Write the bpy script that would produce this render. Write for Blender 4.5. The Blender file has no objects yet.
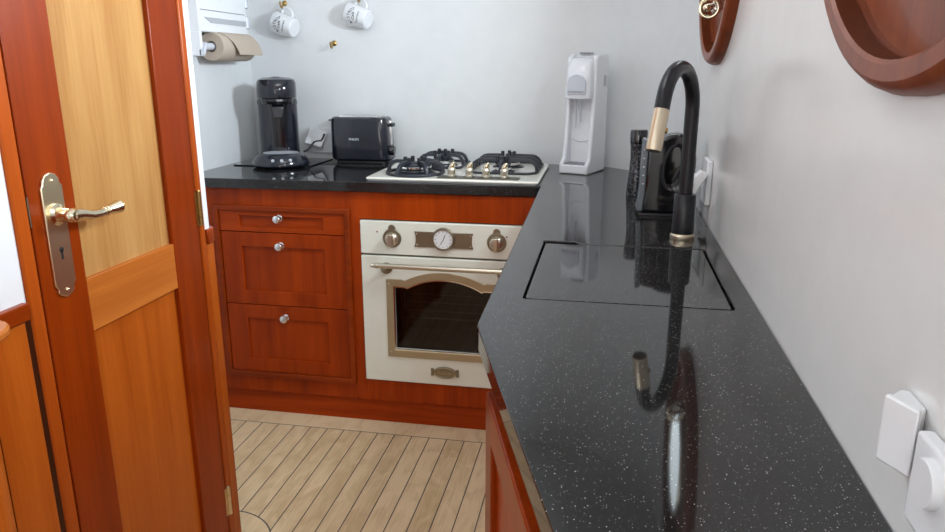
import bpy, bmesh, math, random
from mathutils import Vector, Matrix
random.seed(7)
S = bpy.context.scene
COL = S.collection
PI = math.pi

# ------------------------------------------------------------------ materials
def newmat(name):
    m = bpy.data.materials.new(name); m.use_nodes = True
    nt = m.node_tree; b = nt.nodes['Principled BSDF']
    return m, nt, b

def plain(name, col, rough=.5, metal=0., spec=.5, coat=0., coat_r=.05, bump=0., bscale=200, trans=0.):
    m, nt, b = newmat(name)
    b.inputs['Base Color'].default_value = (*col, 1)
    b.inputs['Roughness'].default_value = rough
    b.inputs['Metallic'].default_value = metal
    b.inputs['Specular IOR Level'].default_value = spec
    b.inputs['Coat Weight'].default_value = coat
    b.inputs['Coat Roughness'].default_value = coat_r
    b.inputs['Transmission Weight'].default_value = trans
    # small procedural variation in tone and surface
    tc = nt.nodes.new('ShaderNodeTexCoord'); nz = nt.nodes.new('ShaderNodeTexNoise')
    nz.inputs['Scale'].default_value = 18; nz.inputs['Detail'].default_value = 4
    nt.links.new(tc.outputs['Object'], nz.inputs['Vector'])
    mx = nt.nodes.new('ShaderNodeMix'); mx.data_type = 'RGBA'
    mx.inputs[6].default_value = (*[c*.95 for c in col], 1); mx.inputs[7].default_value = (*[min(1, c*1.04) for c in col], 1)
    nt.links.new(nz.outputs['Fac'], mx.inputs[0]); nt.links.new(mx.outputs[2], b.inputs['Base Color'])
    if bump:
        n2 = nt.nodes.new('ShaderNodeTexNoise'); n2.inputs['Scale'].default_value = bscale; n2.inputs['Detail'].default_value = 3
        nt.links.new(tc.outputs['Object'], n2.inputs['Vector'])
        bp = nt.nodes.new('ShaderNodeBump'); bp.inputs['Strength'].default_value = bump; bp.inputs['Distance'].default_value = .002
        nt.links.new(n2.outputs['Fac'], bp.inputs['Height']); nt.links.new(bp.outputs['Normal'], b.inputs['Normal'])
    return m

def wood(name, light, dark, axis='z', rough=.3, coat=.1, fig=1.0, spec=.15):
    m, nt, b = newmat(name); L = nt.links
    tc = nt.nodes.new('ShaderNodeTexCoord'); oi = nt.nodes.new('ShaderNodeObjectInfo')
    off = nt.nodes.new('ShaderNodeVectorMath'); off.operation = 'MULTIPLY_ADD'
    cmb = nt.nodes.new('ShaderNodeCombineXYZ')
    for i in range(3): L.new(oi.outputs['Random'], cmb.inputs[i])
    L.new(cmb.outputs[0], off.inputs[0]); off.inputs[1].default_value = (7.3, 3.1, 5.7); L.new(tc.outputs['Object'], off.inputs[2])
    def stretched(across, along, detail, rough_):
        mp = nt.nodes.new('ShaderNodeMapping')
        s = [across]*3; s['xyz'.index(axis)] = along
        mp.inputs['Scale'].default_value = s
        L.new(off.outputs[0], mp.inputs['Vector'])
        n = nt.nodes.new('ShaderNodeTexNoise'); n.inputs['Scale'].default_value = 1; n.inputs['Detail'].default_value = detail
        n.inputs['Roughness'].default_value = rough_; n.inputs['Distortion'].default_value = .4
        L.new(mp.outputs[0], n.inputs['Vector']); return n
    a = stretched(26, 1.6, 4, .55); f = stretched(230, 7, 3, .6); big = stretched(6, .8, 2, .5)
    m1 = nt.nodes.new('ShaderNodeMath'); m1.operation = 'MULTIPLY_ADD'; m1.inputs[1].default_value = .5*fig
    L.new(a.outputs['Fac'], m1.inputs[0])
    m2 = nt.nodes.new('ShaderNodeMath'); m2.operation = 'MULTIPLY_ADD'; m2.inputs[1].default_value = .28*fig
    L.new(f.outputs['Fac'], m2.inputs[0])
    m3 = nt.nodes.new('ShaderNodeMath'); m3.operation = 'MULTIPLY'; m3.inputs[1].default_value = .4*fig
    L.new(big.outputs['Fac'], m3.inputs[0]); L.new(m3.outputs[0], m2.inputs[2]); L.new(m2.outputs[0], m1.inputs[2])
    cr = nt.nodes.new('ShaderNodeValToRGB')
    cr.color_ramp.elements[0].position = .38*fig; cr.color_ramp.elements[0].color = (*dark, 1)
    cr.color_ramp.elements[1].position = .78*fig; cr.color_ramp.elements[1].color = (*light, 1)
    L.new(m1.outputs[0], cr.inputs[0]); L.new(cr.outputs[0], b.inputs['Base Color'])
    b.inputs['Roughness'].default_value = rough; b.inputs['Coat Weight'].default_value = coat*.6; b.inputs['Coat Roughness'].default_value = .12; b.inputs['Specular IOR Level'].default_value = spec
    bp = nt.nodes.new('ShaderNodeBump'); bp.inputs['Strength'].default_value = .06; bp.inputs['Distance'].default_value = .001
    L.new(f.outputs['Fac'], bp.inputs['Height']); L.new(bp.outputs[0], b.inputs['Normal'])
    return m

class NX:                                   # tiny node arithmetic helper
    def __init__(s, nt): s.nt = nt
    def m(s, op, a, b=None, c=None):
        n = s.nt.nodes.new('ShaderNodeMath'); n.operation = op
        for i, v in enumerate((a, b, c)):
            if v is None: continue
            if isinstance(v, (int, float)): n.inputs[i].default_value = v
            else: s.nt.links.new(v, n.inputs[i])
        return n.outputs[0]
    def mix(s, f, a, b):
        n = s.nt.nodes.new('ShaderNodeMix'); n.data_type = 'RGBA'
        for i, v in ((0, f), (6, a), (7, b)):
            if isinstance(v, tuple): n.inputs[i].default_value = (*v, 1)
            elif isinstance(v, (int, float)): n.inputs[i].default_value = v
            else: s.nt.links.new(v, n.inputs[i])
        return n.outputs[2]

def granite():
    m, nt, b = newmat('black_granite'); x = NX(nt); L = nt.links
    tc = nt.nodes.new('ShaderNodeTexCoord')
    def flecks(scale, r, lo):
        v = nt.nodes.new('ShaderNodeTexVoronoi'); v.inputs['Scale'].default_value = scale
        L.new(tc.outputs['Object'], v.inputs['Vector'])
        sp = nt.nodes.new('ShaderNodeSeparateColor'); L.new(v.outputs['Color'], sp.inputs[0])
        k = x.m('MAXIMUM', x.m('SUBTRACT', sp.outputs[0], lo), 0)
        thr = x.m('MULTIPLY', k, r/(1-lo))
        return x.m('LESS_THAN', v.outputs['Distance'], thr), sp.outputs[1]
    f1, v1 = flecks(360, .25, .50); f2, v2 = flecks(520, .25, .45)
    nz = nt.nodes.new('ShaderNodeTexNoise'); nz.inputs['Scale'].default_value = 9; L.new(tc.outputs['Object'], nz.inputs['Vector'])
    base = x.mix(nz.outputs['Fac'], (.010, .010, .011), (.020, .019, .018))
    c2 = x.mix(x.m('MULTIPLY', f2, x.m('MULTIPLY_ADD', v2, .6, .15)), base, (.20, .19, .18))
    c1 = x.mix(x.m('MULTIPLY', f1, x.m('MULTIPLY_ADD', v1, .6, .4)), c2, (.60, .60, .58))
    L.new(c1, b.inputs['Base Color'])
    b.inputs['Roughness'].default_value = .045; b.inputs['Specular IOR Level'].default_value = .45
    return m

def floor_mat():
    m, nt, b = newmat('oak_planks'); x = NX(nt); L = nt.links
    tc = nt.nodes.new('ShaderNodeTexCoord'); sp = nt.nodes.new('ShaderNodeSeparateXYZ'); L.new(tc.outputs['Object'], sp.inputs[0])
    X, Y = sp.outputs[0], sp.outputs[1]
    u = x.m('DIVIDE', x.m('SUBTRACT', X, .062), .064)
    idx = x.m('FLOOR', u); fr = x.m('FRACT', u)
    dl = x.m('MULTIPLY', x.m('MINIMUM', fr, x.m('SUBTRACT', 1, fr)), .064)
    # rounded field beside the partition end
    px = x.m('SUBTRACT', X, -.205); py = x.m('SUBTRACT', Y, -.775)
    qx = x.m('MAXIMUM', px, 0); qy = x.m('MAXIMUM', py, 0)
    ds = x.m('SUBTRACT', x.m('SQRT', x.m('ADD', x.m('MULTIPLY', qx, qx), x.m('MULTIPLY', qy, qy))), .167)
    inside = x.m('LESS_THAN', ds, 0)
    border = x.m('GREATER_THAN', Y, -.073)
    plank = x.m('SUBTRACT', 1, x.m('MAXIMUM', inside, border))
    l1 = x.m('MULTIPLY', x.m('LESS_THAN', dl, .0017), plank)
    l2 = x.m('LESS_THAN', x.m('ABSOLUTE', ds), .0021)
    l3 = x.m('LESS_THAN', x.m('ABSOLUTE', x.m('ADD', Y, .073)), .0016)
    line = x.m('MAXIMUM', l1, x.m('MAXIMUM', l2, l3))
    wn = nt.nodes.new('ShaderNodeTexWhiteNoise'); wn.noise_dimensions = '1D'; L.new(x.m('MULTIPLY_ADD', plank, idx, x.m('MULTIPLY', border, 77)), wn.inputs['W'])
    def nz(sx, sy, off, det):
        cb = nt.nodes.new('ShaderNodeCombineXYZ'); L.new(x.m('MULTIPLY_ADD', X, sx, x.m('MULTIPLY', wn.outputs[0], off)), cb.inputs[0]); L.new(x.m('MULTIPLY', Y, sy), cb.inputs[1])
        n = nt.nodes.new('ShaderNodeTexNoise'); n.inputs['Scale'].default_value = 1; n.inputs['Detail'].default_value = det; n.inputs['Distortion'].default_value = .8
        L.new(cb.outputs[0], n.inputs['Vector']); return n.outputs['Fac']
    g = x.m('ADD', x.m('MULTIPLY', nz(150, 6, 40, 4), .35), x.m('MULTIPLY', nz(20, 9, 60, 3), .65))
    g = x.m('ADD', g, x.m('MULTIPLY_ADD', wn.outputs[0], .16, -.08))
    cr = nt.nodes.new('ShaderNodeValToRGB'); e = cr.color_ramp.elements
    e[0].position = .3; e[0].color = (.56, .40, .215, 1); e[1].position = .60; e[1].color = (.76, .585, .36, 1)
    L.new(g, cr.inputs[0])
    L.new(x.mix(line, cr.outputs[0], (.045, .045, .055)), b.inputs['Base Color'])
    b.inputs['Roughness'].default_value = .42
    return m

def tinted_glass(name, tint, alpha):
    m = bpy.data.materials.new(name); m.use_nodes = True; nt = m.node_tree; nt.nodes.clear()
    o = nt.nodes.new('ShaderNodeOutputMaterial'); mx = nt.nodes.new('ShaderNodeMixShader'); t = nt.nodes.new('ShaderNodeBsdfTransparent')
    g = nt.nodes.new('ShaderNodeBsdfGlossy'); f = nt.nodes.new('ShaderNodeFresnel'); f.inputs[0].default_value = 1.5
    t.inputs[0].default_value = (*tint, 1); g.inputs['Roughness'].default_value = .04
    nt.links.new(f.outputs[0], mx.inputs[0]); nt.links.new(t.outputs[0], mx.inputs[1]); nt.links.new(g.outputs[0], mx.inputs[2]); nt.links.new(mx.outputs[0], o.inputs[0])
    return m

def marbled():
    m, nt, b = newmat('black_marbled'); x = NX(nt); L = nt.links
    tc = nt.nodes.new('ShaderNodeTexCoord')
    n = nt.nodes.new('ShaderNodeTexNoise'); n.inputs['Scale'].default_value = 30; n.inputs['Detail'].default_value = 3; n.inputs['Distortion'].default_value = 2.5
    L.new(tc.outputs['Object'], n.inputs['Vector'])
    ln = x.m('LESS_THAN', x.m('ABSOLUTE', x.m('SUBTRACT', n.outputs['Fac'], .5)), .018)
    L.new(x.mix(ln, (.012, .012, .016), (.16, .17, .19)), b.inputs['Base Color']); b.inputs['Roughness'].default_value = .25
    return m

M = {}
M['wall'] = plain('white_paint', (.79, .80, .803), rough=.36, spec=.5, bump=.05, bscale=160)
M['wallgloss'] = plain('white_semi_gloss_paint', (.775, .77, .76), rough=.19, spec=.5, bump=.02, bscale=160)
M['ceil'] = plain('ceiling_paint', (.82, .82, .81), rough=.6)
RL, RD = (.36, .098, .022), (.135, .026, .006)
for a in 'xyz': M['mah_'+a] = wood('mahogany_'+a, (.44, .054, .002), (.17, .016, .001), a, coat=.08)
for a in 'xyz': M['stile_'+a] = wood('door_stile_'+a, (.31, .041, .002), (.15, .016, .001), a, coat=.15)
M['rail_y'] = wood('door_rail', (.56, .175, .030), (.36, .085, .010), 'y', coat=.1)
M['panel_z'] = wood('door_panel', (.56, .315, .110), (.33, .128, .030), 'z', coat=.1)
M['lowpanel_z'] = wood('lower_door_panel', (.52, .120, .012), (.32, .056, .004), 'z', coat=.1)
for a in 'xyz': M['port_'+a] = wood('porthole_wood_'+a, (.27, .062, .016), (.12, .022, .006), a, rough=.42, coat=.25, spec=.4)
M['gapshade'] = wood('gap_shade_wood', (.055, .014, .005), (.022, .006, .002), 'z')  # near-black brown that carries the shade of the jamb gap
for a in 'z': M['jamb_'+a] = wood('jamb_wood_'+a, (.46, .085, .008), (.26, .038, .002), a, coat=.1)
M['granite'] = granite(); M['floor'] = floor_mat()
M['cream'] = plain('cream_enamel', (.80, .80, .70), rough=.22, coat=.3)
M['creamhob'] = plain('ivory_enamel', (.84, .81, .72), rough=.2, coat=.4)
M['bronze'] = plain('antique_bronze', (.27, .235, .165), rough=.36, metal=.9)
M['darkbronze'] = plain('dark_bronze', (.11, .10, .08), rough=.4, metal=.7)
M['bronze_lt'] = plain('light_bronze', (.46, .38, .24), rough=.42, metal=.75)
M['nickel'] = plain('aged_nickel', (.60, .55, .45), rough=.3, metal=1)
M['chrome'] = plain('chrome', (.82, .82, .82), rough=.1, metal=1)
M['brass'] = plain('brass', (.84, .72, .48), rough=.30, metal=1)
M['softbrass'] = plain('pale_brass', (.78, .69, .50), rough=.2, metal=1)
M['gold'] = plain('brushed_gold', (.62, .53, .40), rough=.3, metal=1)
M['oldbrass'] = plain('dull_brass', (.45, .30, .11), rough=.35, metal=1)
M['black'] = plain('black_gloss', (.007, .007, .009), rough=.1, coat=.5)
M['bluegloss'] = plain('dark_slate_gloss', (.010, .012, .019), rough=.14, coat=.25)
M['blacksatin'] = plain('black_satin', (.016, .016, .018), rough=.38)
M['matblack'] = plain('matt_black_metal', (.010, .010, .013), rough=.30, spec=.35)
M['iron'] = plain('cast_iron', (.014, .017, .025), rough=.42, bump=.2, bscale=500)
M['white'] = plain('white_plastic', (.82, .83, .85), rough=.28)
M['whiteglossy'] = plain('white_gloss_plastic', (.85, .86, .90), rough=.16, coat=.3)
M['silverpanel'] = plain('pale_silver_plastic', (.62, .64, .70), rough=.25)
M['greyplastic'] = plain('grey_plastic', (.45, .46, .49), rough=.35)
M['grey'] = plain('slate_grey_plastic', (.20, .21, .24), rough=.4)
M['bluegrey'] = plain('blue_grey_window', (.13, .15, .17), rough=.18)
M['ceramic'] = plain('white_ceramic', (.84, .85, .87), rough=.15, coat=.4)
M['paper'] = plain('kraft_paper', (.50, .41, .33), rough=.9, bump=.15, bscale=300)
M['paperdark'] = plain('kraft_paper_core', (.36, .29, .23), rough=.9)
M['ink'] = plain('dark_ink', (.03, .03, .035), rough=.6)
M['dial'] = plain('dial_white', (.80, .80, .80), rough=.3)
M['letters'] = plain('silver_lettering', (.72, .74, .78), rough=.3)
M['greyletters'] = plain('grey_lettering', (.22, .23, .27), rough=.4)
M['red'] = plain('red_lamp_lens', (.22, .03, .03), rough=.2)
M['dark'] = plain('dark_void', (.015, .012, .010), rough=.8)
M['ovenin'] = plain('oven_enamel', (.035, .024, .018), rough=.4)
M['rack'] = plain('oven_rack_steel', (.55, .53, .5), rough=.25, metal=1)
M['ovenglass'] = tinted_glass('oven_glass', (.42, .36, .32), .5)
M['portglass'] = tinted_glass('porthole_glass', (.93, .96, .97), .9)
M['marble'] = marbled()
M['cord'] = plain('black_cord', (.015, .015, .015), rough=.5)
M['beige'] = plain('beige_plug', (.55, .42, .22), rough=.4)

# ------------------------------------------------------------------ mesh helpers
def frame_of(d):
    d = Vector(d).normalized()
    up = Vector((0, 0, 1)) if abs(d.z) < .95 else Vector((1, 0, 0))
    a = d.cross(up).normalized(); b = d.cross(a).normalized()
    return a, b, d

class MB:
    def __init__(s, mtx=None): s.bm = bmesh.new(); s.mtx = mtx
    def v(s, p):
        p = Vector(p)
        return s.bm.verts.new(s.mtx @ p if s.mtx else p)
    def box(s, a, b):
        (x0, y0, z0), (x1, y1, z1) = a, b
        v = [s.v(p) for p in ((x0,y0,z0),(x1,y0,z0),(x1,y1,z0),(x0,y1,z0),(x0,y0,z1),(x1,y0,z1),(x1,y1,z1),(x0,y1,z1))]
        for f in ((3,2,1,0),(4,5,6,7),(0,1,5,4),(1,2,6,5),(2,3,7,6),(3,0,4,7)): s.bm.faces.new([v[i] for i in f])
        return s
    def loft(s, rings, cap=True, closed=False):
        R = [[s.v(p) for p in r] for r in rings]; n = len(R[0])
        m = len(R)
        for i in range(m if closed else m-1):
            A, B = R[i], R[(i+1) % m]
            for j in range(n): s.bm.faces.new((A[j], A[(j+1) % n], B[(j+1) % n], B[j]))
        if cap and not closed:
            s.bm.faces.new(R[0][::-1]); s.bm.faces.new(R[-1])
        return s
    def cyl(s, p0, p1, r0, r1=None, seg=28):
        r1 = r0 if r1 is None else r1
        p0, p1 = Vector(p0), Vector(p1); a, b, d = frame_of(p1-p0)
        return s.loft([[p + (a*math.cos(2*PI*k/seg)+b*math.sin(2*PI*k/seg))*r for k in range(seg)] for p, r in ((p0, r0), (p1, r1))])
    def lathe(s, prof, o=(0,0,0), d=(0,0,1), seg=40, sx=1, sy=1, a=None):
        """prof: list of (radius, distance along d)"""
        o = Vector(o); A, B, D = frame_of(d)
        if tuple(d) == (0,0,1): A, B, D = Vector((1,0,0)), Vector((0,1,0)), Vector((0,0,1))
        rings = [[o + D*h + (A*sx*math.cos(2*PI*k/seg)+B*sy*math.sin(2*PI*k/seg))*max(r, 1e-5) for k in range(seg)] for r, h in prof]
        return s.loft(rings)
    def tube(s, pts, r, seg=12, closed=False):
        pts = [Vector(p) for p in pts]; n = len(pts); rr = r if isinstance(r, (list, tuple)) else [r]*n
        t = [(pts[(i+1) % n if closed else min(i+1, n-1)] - pts[(i-1) % n if closed else max(i-1, 0)]).normalized() for i in range(n)]
        a, b, _ = frame_of(t[0]); rings = []
        for i in range(n):
            a = (a - t[i]*a.dot(t[i])).normalized(); b = t[i].cross(a)
            rings.append([pts[i] + (a*math.cos(2*PI*k/seg)+b*math.sin(2*PI*k/seg))*rr[i] for k in range(seg)])
        return s.loft(rings, closed=closed)
    def torus(s, o, d, R, r, n=32, seg=10, arc=2*PI, start=0):
        o = Vector(o); a, b, _ = frame_of(d); full = abs(arc-2*PI) < 1e-6
        k = n if full else n+1
        return s.tube([o + (a*math.cos(start+arc*i/n)+b*math.sin(start+arc*i/n))*R for i in range(k)], r, seg, closed=full)
    def prism(s, poly, h0, h1, holes=(), plane='xy'):
        """flat polygon (with holes) extruded between h0 and h1 along the third axis"""
        def mk(p, h):
            return {'xy': (p[0], p[1], h), 'xz': (p[0], h, p[1]), 'yz': (h, p[0], p[1])}[plane]
        tmp = bmesh.new(); eds = []
        def clean(lp): return [p for i, p in enumerate(lp) if abs(p[0]-lp[i-1][0])+abs(p[1]-lp[i-1][1]) > 2e-5]
        loops = [clean(l) for l in [poly] + list(holes)]
        for lp in loops:
            vs = [tmp.verts.new((p[0], p[1], 0)) for p in lp]
            for i in range(len(vs)): eds.append(tmp.edges.new((vs[i], vs[(i+1) % len(vs)])))
        if holes: bmesh.ops.triangle_fill(tmp, use_beauty=True, use_dissolve=False, edges=eds)
        else: bmesh.ops.contextual_create(tmp, geom=tmp.verts[:] + tmp.edges[:])
        tmp.verts.index_update()
        F = [[(v.co.x, v.co.y) for v in f.verts] for f in tmp.faces]; tmp.free()
        for h in (h0, h1):
            cache = {}
            for f in F:
                vs = []
                for p in f:
                    k = (round(p[0], 6), round(p[1], 6))
                    if k not in cache: cache[k] = s.v(mk(p, h))
                    vs.append(cache[k])
                s.bm.faces.new(vs)
            if h == h0: c0 = cache
        for lp in loops:
            for i in range(len(lp)):
                k0 = (round(lp[i][0], 6), round(lp[i][1], 6)); q = lp[(i+1) % len(lp)]; k1 = (round(q[0], 6), round(q[1], 6))
                if k0 == k1: continue
                # float32 rounding in bmesh: find nearest
                def near(c, k): return c.get(k) or min(c.items(), key=lambda t: (t[0][0]-k[0])**2+(t[0][1]-k[1])**2)[1]
                try: s.bm.faces.new((near(c0, k0), near(c0, k1), near(cache, k1), near(cache, k0)))
                except ValueError: pass
        return s
    def sphere(s, o, r, seg=20, sc=(1,1,1)):
        o = Vector(o); n = seg//2
        rings = []
        for i in range(n+1):
            t = PI*i/n; rr = max(math.sin(t), 1e-4)
            rings.append([o + Vector((rr*math.cos(2*PI*k/seg)*r*sc[0], rr*math.sin(2*PI*k/seg)*r*sc[1], -math.cos(t)*r*sc[2])) for k in range(seg)])
        return s.loft(rings)
    def text(s, body, size, fn, extrude=.0004, spacing=1.0):
        """lettering: fn maps flat (x, y, h) to a point"""
        cu = bpy.data.curves.new('lettering', 'FONT'); cu.body = body; cu.size = size; cu.align_x = 'CENTER'; cu.align_y = 'CENTER'
        cu.space_character = spacing; cu.extrude = extrude; cu.resolution_u = 2
        o = bpy.data.objects.new('lettering', cu); COL.objects.link(o)
        dg = bpy.context.evaluated_depsgraph_get(); dg.update()
        me = bpy.data.meshes.new_from_object(o.evaluated_get(dg))
        vs = [s.v(fn(v.co.x, v.co.y, v.co.z)) for v in me.vertices]
        for p in me.polygons:
            try: s.bm.faces.new([vs[i] for i in p.vertices])
            except ValueError: pass
        bpy.data.objects.remove(o); bpy.data.curves.remove(cu); bpy.data.meshes.remove(me)
        return s
    def build(s, name, mat, parent=None, bevel=0, seg=2, smooth=35, local=False, subsurf=0):
        bm = s.bm
        bmesh.ops.remove_doubles(bm, verts=bm.verts, dist=1e-6)
        bmesh.ops.recalc_face_normals(bm, faces=bm.faces)
        root = parent
        off = Vector((0, 0, 0))
        if parent is not None and not local:
            p = parent
            while p is not None: off += p.location; p = p.parent
            bmesh.ops.translate(bm, verts=bm.verts, vec=-off)
        me = bpy.data.meshes.new(name); bm.to_mesh(me); bm.free()
        for p in me.polygons: p.use_smooth = True
        me.set_sharp_from_angle(angle=math.radians(smooth))
        me.materials.append(mat)
        o = bpy.data.objects.new(name, me); COL.objects.link(o)
        if parent is not None: o.parent = parent
        if bevel:
            b = o.modifiers.new('bevel', 'BEVEL'); b.width = bevel; b.segments = seg; b.limit_method = 'ANGLE'; b.angle_limit = math.radians(40)
            b.harden_normals = False
        if subsurf:
            u = o.modifiers.new('subdivision', 'SUBSURF'); u.levels = subsurf; u.render_levels = subsurf
        return o

def thing(name, label=None, cat=None, loc=(0,0,0), rz=0, group=None, kind=None):
    o = bpy.data.objects.new(name, None); o.empty_display_size = .05; COL.objects.link(o)
    o.location = loc; o.rotation_euler = (0, 0, rz)
    return tag(o, label, cat, group, kind)
def tag(o, label=None, cat=None, group=None, kind=None):
    if label: o['label'] = label
    if cat: o['category'] = cat
    if group: o['group'] = group
    if kind: o['kind'] = kind
    return o
def structure(o, label=None, cat=None): return tag(o, label, cat, None, 'structure')

def arc(cx, cy, r, a0, a1, n=12): return [(cx+r*math.cos(a0+(a1-a0)*i/n), cy+r*math.sin(a0+(a1-a0)*i/n)) for i in range(n+1)]
def circ(cx, cy, r, n=64): return [(cx+r*math.cos(2*PI*i/n), cy+r*math.sin(2*PI*i/n)) for i in range(n)]
def rrect(x0, y0, x1, y1, r, n=6):
    return (arc(x1-r, y0+r, r, -PI/2, 0, n) + arc(x1-r, y1-r, r, 0, PI/2, n) + arc(x0+r, y1-r, r, PI/2, PI, n) + arc(x0+r, y0+r, r, PI, 1.5*PI, n))

# ------------------------------------------------------------------ camera
F_PX, PITCH, YAW, ROLL = 724.2596, .2694, -.1817, .0013
CX, CY, CZ = .8285, -2.3462, 1.2854
fw = Vector((math.sin(YAW)*math.cos(PITCH), math.cos(YAW)*math.cos(PITCH), -math.sin(PITCH)))
rt = Vector((math.cos(YAW), -math.sin(YAW), 0)); up = rt.cross(fw)
r2 = rt*math.cos(ROLL)+up*math.sin(ROLL); u2 = -rt*math.sin(ROLL)+up*math.cos(ROLL)
cd = bpy.data.cameras.new('camera'); cam = bpy.data.objects.new('camera', cd); COL.objects.link(cam)
cd.sensor_width = 36; cd.lens = F_PX/945*36; cd.clip_start = .02
cam.matrix_world = Matrix(((r2.x, u2.x, -fw.x, CX), (r2.y, u2.y, -fw.y, CY), (r2.z, u2.z, -fw.z, CZ), (0, 0, 0, 1)))
S.camera = cam

# ------------------------------------------------------------------ room shell
CEIL = 2.15; YB = .585; XR = 1.085; XL = -.655; YR = -3.7
CURVE = [(1.085, -.02), (1.080, .08), (1.062, .18), (1.025, .285), (.975, .38), (.915, .465), (.845, .535), (.77, .572), (.69, YB)]
fl = MB(); fl.box((-.75, YR, -.05), (1.25, .75, 0))
structure(fl.build('floor', M['floor']), 'light oak plank floor with dark caulk lines', 'floor')
SKY = (.10, -1.35, .70, -.55)
c = MB(); c.prism([(-.75, YR), (1.25, YR), (1.25, .75), (-.75, .75)], CEIL, CEIL+.06, holes=[[(SKY[0], SKY[1]), (SKY[2], SKY[1]), (SKY[2], SKY[3]), (SKY[0], SKY[3])]])
structure(c.build('ceiling', M['ceil']), 'white ceiling', 'ceiling')
w = MB(); w.prism([(XL, YB)] + [(XL, YB+.1), (1.25, YB+.1), (1.25, -.02)] + CURVE, 0, CEIL)
structure(w.build('wall_back', M['wall']), 'white back wall with a rounded right corner', 'wall')
PORTS = [(-.42, 1.606, .318), (-1.655, 1.617, .356), (-2.90, 1.617, .356)]      # centre y, z and outer radius
w = MB(); w.prism([(YR, 0), (-.02, 0), (-.02, CEIL), (YR, CEIL)], XR, XR+.14, holes=[circ(a, b, c-.010) for a, b, c in PORTS], plane='yz')
structure(w.build('wall_right', M['wallgloss']), 'white wall along the right worktop', 'wall')
LPORT = (-.25, 1.72, .24)
w = MB(); w.prism([(-.80, 0), (YB+.1, 0), (YB+.1, CEIL), (-.80, CEIL)], XL-.10, XL, holes=[circ(LPORT[0], LPORT[1], LPORT[2])], plane='yz')
structure(w.build('wall_left', M['wall']), 'white left wall behind the coffee machine', 'wall')
# partition with the door
PX = -.10; DY0, DY1 = -1.332, -.838; DTOP = 1.95; PEND = -.786; PCAP = -.764
w = MB()
w.prism([(YR, 0), (DY0-.029, 0), (DY0-.029, DTOP+.03), (DY1+.024, DTOP+.03), (DY1+.024, 0), (PEND, 0), (PEND, CEIL), (YR, CEIL)], PX-.06, PX, plane='yz')
structure(w.build('wall_door_side', M['wall'], bevel=.004), 'white partition wall holding the wooden door', 'wall')
w = MB(); w.box((XL, -.80, 0), (PX-.06, -.762, CEIL))
structure(w.build('wall_return', M['wall']), 'white return wall behind the partition', 'wall')
# rear wall with two windows
REARW = [(-.05, .95, .42, 1.75), (.55, .95, 1.0, 1.75)]
w = MB(); w.prism([(-.75, 0), (1.25, 0), (1.25, CEIL), (-.75, CEIL)], YR-.08, YR, holes=[[(a, b), (c_, b), (c_, d), (a, d)] for a, b, c_, d in REARW], plane='xz')
structure(w.build('wall_rear', M['wall']), 'white wall behind the viewer', 'wall')

# ------------------------------------------------------------------ portholes
def porthole(n, cy, cz, PR_OUT, lab):
    PR_IN = PR_OUT-.030
    r = thing('window_%d' % n, lab, 'porthole', (XR, cy, cz), kind='structure')
    # outer ring: flat face, bevelled outer edge
    seg = 96
    def ring(name, prof, mat, par, smooth=25):
        m = MB(); m.loft([[Vector((XR+h, cy+rr*math.cos(2*PI*k/seg), cz+rr*math.sin(2*PI*k/seg))) for k in range(seg)] for rr, h in prof], closed=True)
        return m.build(name, mat, par, smooth=smooth)
    ring('ring', [(PR_OUT, 0), (PR_OUT, -.010), (PR_OUT-.003, -.018), (PR_OUT-.008, -.024), (PR_OUT-.012, -.026), (PR_IN+.004, -.026), (PR_IN, -.023), (PR_IN, 0)], M['port_z'], r)
    ring('lining', [(PR_IN, -.022), (PR_IN, .014), (PR_IN+.012, .014), (PR_IN+.012, -.022)], M['port_y'], r)
    wr = .150
    m = MB(); m.prism(circ(cy, cz, PR_IN+.012, 72), XR+.008, XR+.026, holes=[circ(cy, cz, wr, 48)], plane='yz')
    m.build('back_board', M['port_z'], r)
    ring('window_frame', [(wr+.010, .009), (wr+.010, -.020), (wr+.006, -.025), (wr-.002, -.025), (wr-.006, -.020), (wr-.006, .026)], M['nickel'], r)
    m = MB(); m.cyl((XR-.018, cy, cz), (XR-.014, cy, cz), wr-.004, seg=48); m.build('pane', M['portglass'], r)
    # clamp with ring nut at the bottom of the frame
    zb = cz-wr-.008
    m = MB(); m.box((XR-.028, cy-.014, zb-.030), (XR+.010, cy+.014, zb+.016)); m.cyl((XR-.012, cy, zb-.016), (XR-.030, cy, zb-.026), .008); m.sphere((XR-.022, cy-.012, zb-.030), .012)
    bmesh.ops.translate(m.bm, verts=m.bm.verts, vec=(0, -.06, -.004)); cl = m.build('clamp', M['chrome'], r, bevel=.004)
    m = MB(); c_ = Vector((XR-.042, cy-.105, zb-.034)); m.torus(c_, (.25, 1, .05), .0205, .0042); m.cyl((XR-.024, cy-.062, zb-.026), c_+Vector((-.006, -.006, 0)), .0075)
    m.sphere(c_+Vector((-.006, -.006, 0)), .009)
    m.build('ring_nut', M['softbrass'], cl)
    return r
porthole(1, *PORTS[0], 'wooden ringed porthole with ring clamp above the tap')
porthole(2, *PORTS[1], 'large wooden ringed porthole above the double wall sockets')
porthole(7, *PORTS[2], 'wooden ringed porthole beside the viewer')
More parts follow.
